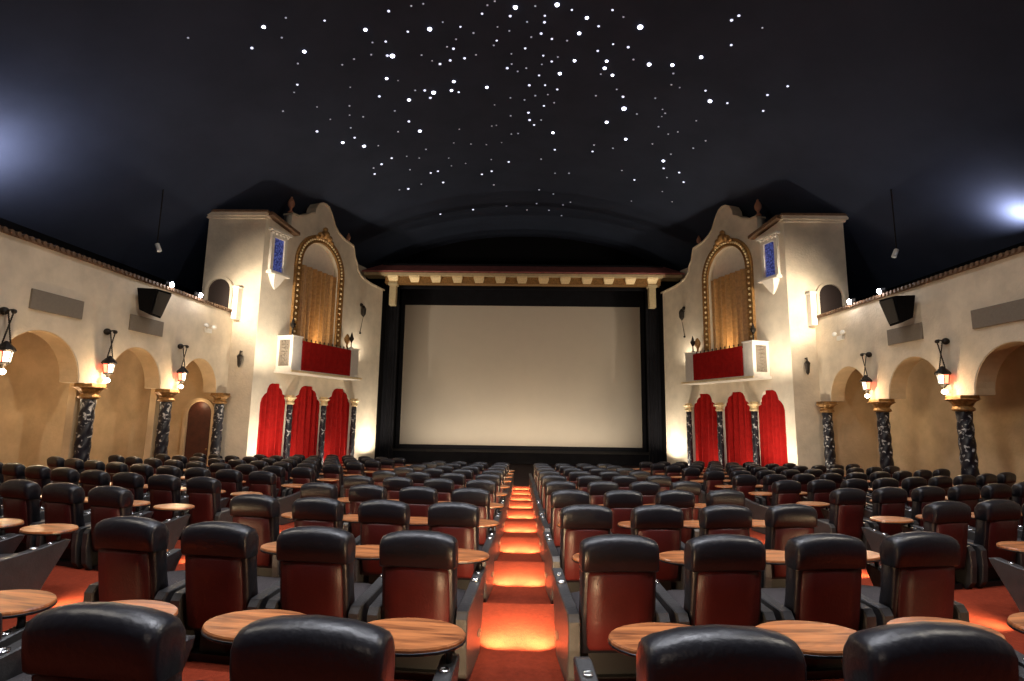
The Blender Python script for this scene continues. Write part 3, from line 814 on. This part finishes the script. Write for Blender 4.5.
# ------------------------------------------------------------------ star lights
# (x, y, radius, brightness) of each star on the vault
STARS = [(-7.49, 12.88, 0.043, 'm'), (-6.93, 12.37, 0.054, 'b'), (-6.33, 12.31, 0.029, 'f'), (-6.69, 12.88, 0.029, 'f'), (-6.37, 13.58, 0.056, 'b'), (-6.7, 13.94, 0.031, 'f'), (-7.05, 14.74, 0.039, 'm'), (-7.87, 15.62, 0.033, 'f'), (-7.26, 15.01, 0.025, 'f'), (-6.93, 15.99, 0.029, 'f'), (-7.39, 17.19, 0.05, 'm'), (-6.79, 16.81, 0.029, 'f'), (-5.48, 12.73, 0.033, 'm'), (-5.6, 14.49, 0.031, 'f'), (-5.21, 14.38, 0.031, 'f'), (-4.57, 13.36, 0.055, 'b'), (-3.79, 12.86, 0.041, 'm'), (-3.45, 13.71, 0.036, 'm'), (-3.16, 12.8, 0.029, 'f'), (-2.83, 12.78, 0.028, 'f'), (-2.82, 13.72, 0.068, 'b'), (-4.15, 13.95, 0.037, 'm'), (-4.52, 13.89, 0.03, 'f'), (-4.69, 14.36, 0.031, 'f'), (-4.11, 14.58, 0.078, 'b'), (-4.25, 14.53, 0.044, 'm'), (-3.25, 14.75, 0.031, 'f'), (-2.98, 15.07, 0.027, 'f'), (-2.76, 15.26, 0.045, 'm'), (-2.42, 15.14, 0.045, 'm'), (-2.43, 14.52, 0.031, 'f'), (-2.25, 14.63, 0.044, 'm'), (-2.12, 14.24, 0.03, 'f'), (-2.41, 13.51, 0.027, 'f'), (-1.93, 13.75, 0.033, 'm'), (-1.58, 14.03, 0.033, 'f'), (-1.96, 15.1, 0.045, 'm'), (-1.59, 14.98, 0.031, 'f'), (-1.27, 13.3, 0.035, 'm'), (-1.1, 13, 0.029, 'f'), (-0.89, 12.87, 0.028, 'f'), (-0.48, 13.42, 0.042, 'm'), (-0.33, 13.1, 0.066, 'b'), (-0.52, 14, 0.03, 'f'), (-0.86, 13.83, 0.025, 'f'), (-0.91, 14.39, 0.034, 'm'), (-1.01, 14.59, 0.031, 'f'), (-0.48, 14.99, 0.028, 'f'), (-0.63, 15.67, 0.046, 'm'), (-0.48, 15.47, 0.032, 'f'), (-0.29, 15.84, 0.032, 'f'), (-4.53, 15.54, 0.053, 'b'), (-4.98, 16.34, 0.048, 'm'), (-4.69, 17.31, 0.035, 'f'), (-4.88, 18.62, 0.037, 'f'), (-4.36, 18.11, 0.051, 'm'), (-4.1, 18.87, 0.069, 'b'), (-4.09, 16.85, 0.063, 'b'), (-3.78, 16.4, 0.033, 'f'), (-3.47, 16.48, 0.048, 'm'), (-3.2, 16.66, 0.077, 'b'), (-3.36, 16.93, 0.049, 'm'), (-2.44, 16.2, 0.054, 'b'), (-2.58, 16.66, 0.055, 'b'), (-2.35, 16.8, 0.041, 'm'), (-1.36, 16.64, 0.055, 'b'), (-0.56, 17.29, 0.03, 'f'), (-0.58, 18.42, 0.036, 'f'), (-1.15, 17.69, 0.027, 'f'), (-0.58, 19.72, 0.034, 'f'), (-0.31, 19.68, 0.038, 'f'), (-6.01, 16.43, 0.034, 'f'), (-6.16, 16.91, 0.03, 'f'), (-5.78, 17.21, 0.035, 'f'), (-6.35, 17.62, 0.036, 'f'), (-6.41, 18.26, 0.044, 'm'), (-6.87, 18.32, 0.06, 'b'), (-6.27, 18.97, 0.07, 'b'), (-5.79, 19.22, 0.031, 'f'), (-5.55, 20.36, 0.048, 'm'), (-6.03, 20.6, 0.057, 'm'), (-6.39, 20.71, 0.04, 'f'), (-6.48, 21.2, 0.049, 'm'), (-5.07, 21.66, 0.037, 'f'), (-4.51, 20.86, 0.035, 'f'), (-4.12, 20.27, 0.039, 'f'), (-4.28, 22.34, 0.051, 'm'), (-3.95, 22.3, 0.051, 'm'), (-3.89, 23.48, 0.059, 'm'), (-4.87, 23.22, 0.04, 'f'), (-5.51, 23.36, 0.062, 'm'), (-5.89, 23.23, 0.038, 'f'), (-4.58, 27.09, 0.055, 'm'), (-2.82, 27.19, 0.06, 'm'), (-1, 27.03, 0.053, 'f'), (-1.54, 24.35, 0.045, 'f'), (-2.03, 23.14, 0.052, 'm'), (-1.56, 22.89, 0.052, 'm'), (-0.75, 22.06, 0.05, 'm'), (-2.27, 20.34, 0.032, 'f'), (-1.64, 20.48, 0.032, 'f'), (-2.95, 20.11, 0.03, 'f'), (-2.61, 19.14, 0.031, 'f'), (-1.51, 21.78, 0.032, 'f'), (-2.66, 21.95, 0.032, 'f'), (-3.3, 22.01, 0.032, 'f'), (-3.32, 21.29, 0.032, 'f'), (-4.96, 20.51, 0.033, 'f'), (-1.15, 19.05, 0.029, 'f'), (-1, 20.37, 0.03, 'f'), (-1.33, 19.09, 0.029, 'f'), (-5.7, 15.55, 0.026, 'f'), (-4.21, 15.75, 0.026, 'f'), (-8.56, 11.88, 0.029, 'f'), (0.22, 13.06, 0.029, 'f'), (0.82, 13, 0.066, 'b'), (1.24, 13.17, 0.033, 'm'), (-0, 13.65, 0.029, 'f'), (0.5, 13.41, 0.033, 'm'), (0.5, 13.66, 0.042, 'm'), (0.42, 14.11, 0.043, 'm'), (0.13, 14.26, 0.03, 'f'), (0.75, 14.33, 0.037, 'm'), (-0.05, 14.75, 0.037, 'm'), (1.21, 14.38, 0.033, 'f'), (1.69, 13.43, 0.054, 'b'), (1.54, 14.05, 0.056, 'b'), (2.06, 13.72, 0.036, 'm'), (2.35, 13.08, 0.035, 'm'), (2.69, 13.29, 0.029, 'f'), (3.22, 13.58, 0.081, 'b'), (2.59, 14.39, 0.034, 'm'), (3.05, 14.44, 0.044, 'm'), (2.18, 14.74, 0.038, 'm'), (3.31, 14.94, 0.034, 'f'), (3.82, 15.05, 0.066, 'b'), (4.49, 14.89, 0.059, 'b'), (4.62, 15.25, 0.035, 'f'), (4.71, 15.79, 0.033, 'f'), (4.99, 15.84, 0.027, 'f'), (0.52, 15.07, 0.035, 'm'), (0.8, 15.34, 0.038, 'm'), (0.98, 15.12, 0.031, 'f'), (0.49, 15.49, 0.029, 'f'), (1.52, 15.26, 0.052, 'b'), (-0.01, 15.68, 0.032, 'f'), (0.42, 16.04, 0.037, 'm'), (1.1, 15.92, 0.061, 'b'), (2.52, 15.16, 0.052, 'b'), (2.51, 15.5, 0.06, 'b'), (2.43, 15.81, 0.032, 'f'), (2.81, 15.8, 0.053, 'b'), (0.1, 16.57, 0.048, 'm'), (0.64, 16.56, 0.038, 'm'), (1.07, 16.77, 0.041, 'm'), (0.32, 17.16, 0.037, 'f'), (0.76, 17.09, 0.031, 'f'), (-0.06, 17.42, 0.034, 'f'), (1.01, 17.56, 0.035, 'f'), (0.65, 17.77, 0.04, 'm'), (0.09, 18.22, 0.051, 'm'), (0.14, 18.71, 0.052, 'm'), (0.32, 19.05, 0.045, 'm'), (0.58, 18.7, 0.033, 'f'), (3.07, 16.5, 0.033, 'f'), (3.35, 16.85, 0.049, 'm'), (2.43, 16.98, 0.034, 'f'), (3.51, 17.51, 0.088, 'b'), (4.01, 17.71, 0.035, 'f'), (4.4, 16.63, 0.031, 'f'), (4.78, 17.15, 0.03, 'f'), (4.92, 17.33, 0.035, 'f'), (4.86, 17.56, 0.028, 'f'), (3.05, 18.52, 0.068, 'b'), (1.08, 19.58, 0.062, 'b'), (1.24, 20.92, 0.048, 'm'), (0.69, 21.79, 0.041, 'f'), (3.95, 19.47, 0.062, 'b'), (3.59, 20.31, 0.039, 'f'), (2.81, 20.27, 0.042, 'f'), (2.82, 20.8, 0.048, 'm'), (4.98, 19.42, 0.034, 'f'), (4.91, 18.21, 0.036, 'f'), (5.35, 18.52, 0.033, 'f'), (5.62, 18.23, 0.032, 'f'), (6.41, 18.95, 0.037, 'f'), (6.64, 18.26, 0.036, 'f'), (5.99, 17.3, 0.032, 'f'), (5.8, 19.8, 0.035, 'f'), (5.67, 20.43, 0.065, 'b'), (5.83, 20.99, 0.049, 'm'), (6.46, 20.95, 0.049, 'm'), (6.83, 21.57, 0.05, 'm'), (6.14, 21.64, 0.034, 'f'), (2.02, 22.99, 0.043, 'f'), (1.38, 23.09, 0.035, 'f'), (4.27, 22.02, 0.038, 'f'), (4.95, 22.62, 0.048, 'm'), (0.7, 24.97, 0.046, 'f'), (1.44, 25.4, 0.042, 'f'), (0.62, 26.7, 0.048, 'f'), (0.12, 27.6, 0.045, 'f'), (1.32, 27.55, 0.05, 'f'), (2.03, 26.69, 0.044, 'f'), (2.38, 26.24, 0.043, 'f'), (2.06, 28.18, 0.044, 'f'), (5.26, 24.8, 0.038, 'f'), (5.17, 14.31, 0.058, 'b'), (5.76, 15.68, 0.037, 'm'), (6.05, 16.1, 0.07, 'b'), (6.55, 15.95, 0.038, 'm'), (5.45, 12.75, 0.044, 'm'), (5.56, 12.55, 0.039, 'm'), (5.76, 13.58, 0.037, 'm'), (6.24, 12.73, 0.028, 'f'), (7.4, 15.02, 0.039, 'm'), (7.59, 15.74, 0.038, 'm'), (7.7, 14.4, 0.038, 'm'), (6.91, 23.61, 0.033, 'f'), (6.29, 22.97, 0.032, 'f')]
SM = {}
for k in ('star_bright', 'star_mid', 'star_faint'):
    bm = B(); lathe(bm, [(math.sin(PI*j/6), -math.cos(PI*j/6)) for j in range(7)], 0, 0, 10)
    bmesh.ops.recalc_face_normals(bm, faces=bm.faces)
    d = bpy.data.meshes.new(k); bm.to_mesh(d); bm.free(); d.materials.append(MATS[k]); SM[k] = d
    for p in d.polygons: p.use_smooth = True
SLAB = {'star_bright': 'large bright white star light set in the dark ceiling', 'star_mid': 'medium-bright small star light set in the dark ceiling', 'star_faint': 'tiny faint star light set in the dark ceiling'}
proto = {}
for x, y, r, q in STARS:
        p = Vector((x, y, vault(x)))
        k = {'b': 'star_bright', 'm': 'star_mid', 'f': 'star_faint'}[q]
        if k in proto: o = proto[k].copy()
        else: o = proto[k] = bpy.data.objects.new('star_light', SM[k])
        link(o); o.location = p; o.scale = (r, r, r*.8)
        tag(o, SLAB[k], 'star light', {'star_bright': 'bright ceiling stars', 'star_mid': 'medium ceiling stars', 'star_faint': 'faint ceiling stars'}[k])

# ------------------------------------------------------------------ lights
def area(name, loc, to, size, e, col, spread=180, sy=None):
    l = bpy.data.lights.new(name, 'AREA'); l.energy = e; l.color = col; l.size = size
    if sy: l.shape = 'RECTANGLE'; l.size_y = sy
    l.spread = math.radians(spread)
    o = link(bpy.data.objects.new(name, l)); o.location = loc
    o.rotation_euler = (Vector(to)-Vector(loc)).to_track_quat('-Z', 'Y').to_euler()
    return o
def point(name, loc, e, col, r=.06):
    l = bpy.data.lights.new(name, 'POINT'); l.energy = e; l.color = col; l.shadow_soft_size = r
    o = link(bpy.data.objects.new(name, l)); o.location = loc; return o
def spot(name, loc, to, e, col, ang, blend=.4, r=.06):
    l = bpy.data.lights.new(name, 'SPOT'); l.energy = e; l.color = col; l.spot_size = math.radians(ang); l.spot_blend = blend; l.shadow_soft_size = r
    o = link(bpy.data.objects.new(name, l)); o.location = loc
    o.rotation_euler = (Vector(to)-Vector(loc)).to_track_quat('-Z', 'Y').to_euler(); return o
WARM = (1, .74, .46); WW = (1, .86, .68); COOL = (.95, .90, 1)
for sg, p in lamp_pts:
    point('lantern_lamp', p + Vector((-sg*.28, 0, .02)), 48 if sg < 0 else 34, WARM, .05)
for sg in (-1, 1):
    f = side(sg); s = splay(sg)
    # flood lamps on the wall tops
    for y in (15.05, 16.45):
        c = Vector(f(y, -.45, TOP+.3))
        spot('flood_beam', c, (XC+sg*8.0, 25.5, 4.2), 500, WW, 78, .7, .08)
        point('flood_spill', c, 14, (.95, .95, 1), .05)
    # uplights at the foot of the towers
    area('tower_uplight', s(7.2, .9, FL+.5), s(7.2, 0, 2.2), .4, 95, WW, 150)
    area('tower_uplight', s(.3, 1.3, FL+.5), s(.2, 0, 2.5), .4, 80, WW, 150)
    area('balcony_uplight', s(.2, 1.1, 1.7), s(.4, 0, 3.6), .4, 34, WW, 160)
    area('balcony_uplight', s(5.75, .45, 2.4), s(5.9, 0, 4.5), .2, 22, WW, 160)
    [area('curtain_uplight', s(q, .75, FL+.2), s(q, 0, -1.2), .25, 17, WW, 150) for q in (1.9, 3.9, 5.9)]
    area('arch_fill', s(3.1, .5, 2.75), s(3.1, -.2, 4.8), .3, 24, WARM, 150, 1.6)  # added light hidden in the balcony to brighten the gold curtain
    # light inside the passages
    for y in COLY:
        if sg < 0: point('passage_lamp', f(y-.1, WT+.25, .2), 24 if y < 18 else 4, WARM, .1)
    for y0, y1 in ARCHES[1:]:
        c = (y0+y1)/2
        if sg > 0: area('passage_lamp', f(c, WT+.45, FL+.15), f(c, WT+1.25, .2), 1.2, 34, WARM, 150, .15)
    # uplighting of the vault from behind the wall tops
    if sg < 0: area('cove_lamp', (-12.7, 11.6, 5.0), (-13.4, 11.9, 7), .3, 120, COOL, 150)
    else: area('cove_lamp', (13.6, 14.2, 5.35), (13.9, 14.4, 7), .2, 80, COOL, 150)
    # added unseen lights overhead, crossing the hall to wash walls and cast column shadows
    area('cross_fill', (-sg*7.0, 3.0, 6.0), (sg*11, 13, -.2), .4 if sg < 0 else 2.2, 255 if sg < 0 else 200, (1, .90, .76), 110)
area('screen_fill', (XC, 28.6, -1.85), (XC, 30.3, 1.0), 12, 170, (1, .88, .70), 160, .15)  # added unseen strip that brightens the lower part of the screen
for y in (1.0, 7.0, 13.0):
    for x in (-5, 0, 5):
        area('overhead_fill', (x, y, 9.4), (x, y+1.5, 0), .5, 115, (.92, .93, 1), 120)  # added lights without fixtures, for the sheen on the seat tops
area('rear_lamp', (0, -3.2, 1.2), (0, 6, -1.4), 1.4, 16, (1, .80, .66), 150)
for x in (-1.6, 1.6):
    area('overhead_fill', (x, 2.9, 5.6), (x, 2.4, 0), .5, 70, (.90, .92, 1), 110)  # added pair hung low out of view to highlight the front seats
# low step lights along the aisles
for X, Y, z, rz, step in SEATS:
    if not step or Y > 20.5: continue
    M = Matrix.Rotation(rz, 4, 'Z')
    a = Vector((X, Y, z)) + M @ Vector((step*.36, .54, .16))
    b = Vector((X, Y, z)) + M @ Vector((step*.54, .98, .0))
    ctr = abs(X) < 1
    area('step_lamp', a, b, .07, 17 if ctr else 6.0, (1, .70, .38), 105)

# ------------------------------------------------------------------ world, camera, colour
w = bpy.data.worlds.new('world'); SC.world = w; w.use_nodes = True
w.node_tree.nodes['Background'].inputs[0].default_value = (.01, .01, .013, 1); w.node_tree.nodes['Background'].inputs[1].default_value = .3
cd = bpy.data.cameras.new('camera'); cam = link(bpy.data.objects.new('camera', cd))
cd.sensor_width = 36; cd.lens = fpx/1024*36; cd.clip_end = 200; cd.clip_start = .05
cy, sy, cp, sp, cr, sr = math.cos(yaw), math.sin(yaw), math.cos(pit), math.sin(pit), math.cos(rol), math.sin(rol)
fw = Vector((-sy*cp, cy*cp, sp)); rt = Vector((cy, sy, 0)); up = Vector((sy*sp, -cy*sp, cp))
r2 = rt*cr+up*sr; u2 = up*cr-rt*sr
cam.matrix_world = Matrix(((r2.x, u2.x, -fw.x, 0), (r2.y, u2.y, -fw.y, 0), (r2.z, u2.z, -fw.z, 0), (0, 0, 0, 1)))
SC.camera = cam
for o in list(SC.objects):
    if o.parent is None: o.location.z += ZO
SC.view_settings.view_transform = 'Standard'; SC.view_settings.look = 'None'; SC.view_settings.gamma = 1
SC.view_settings.use_curve_mapping = False
SC.view_settings.exposure = 0
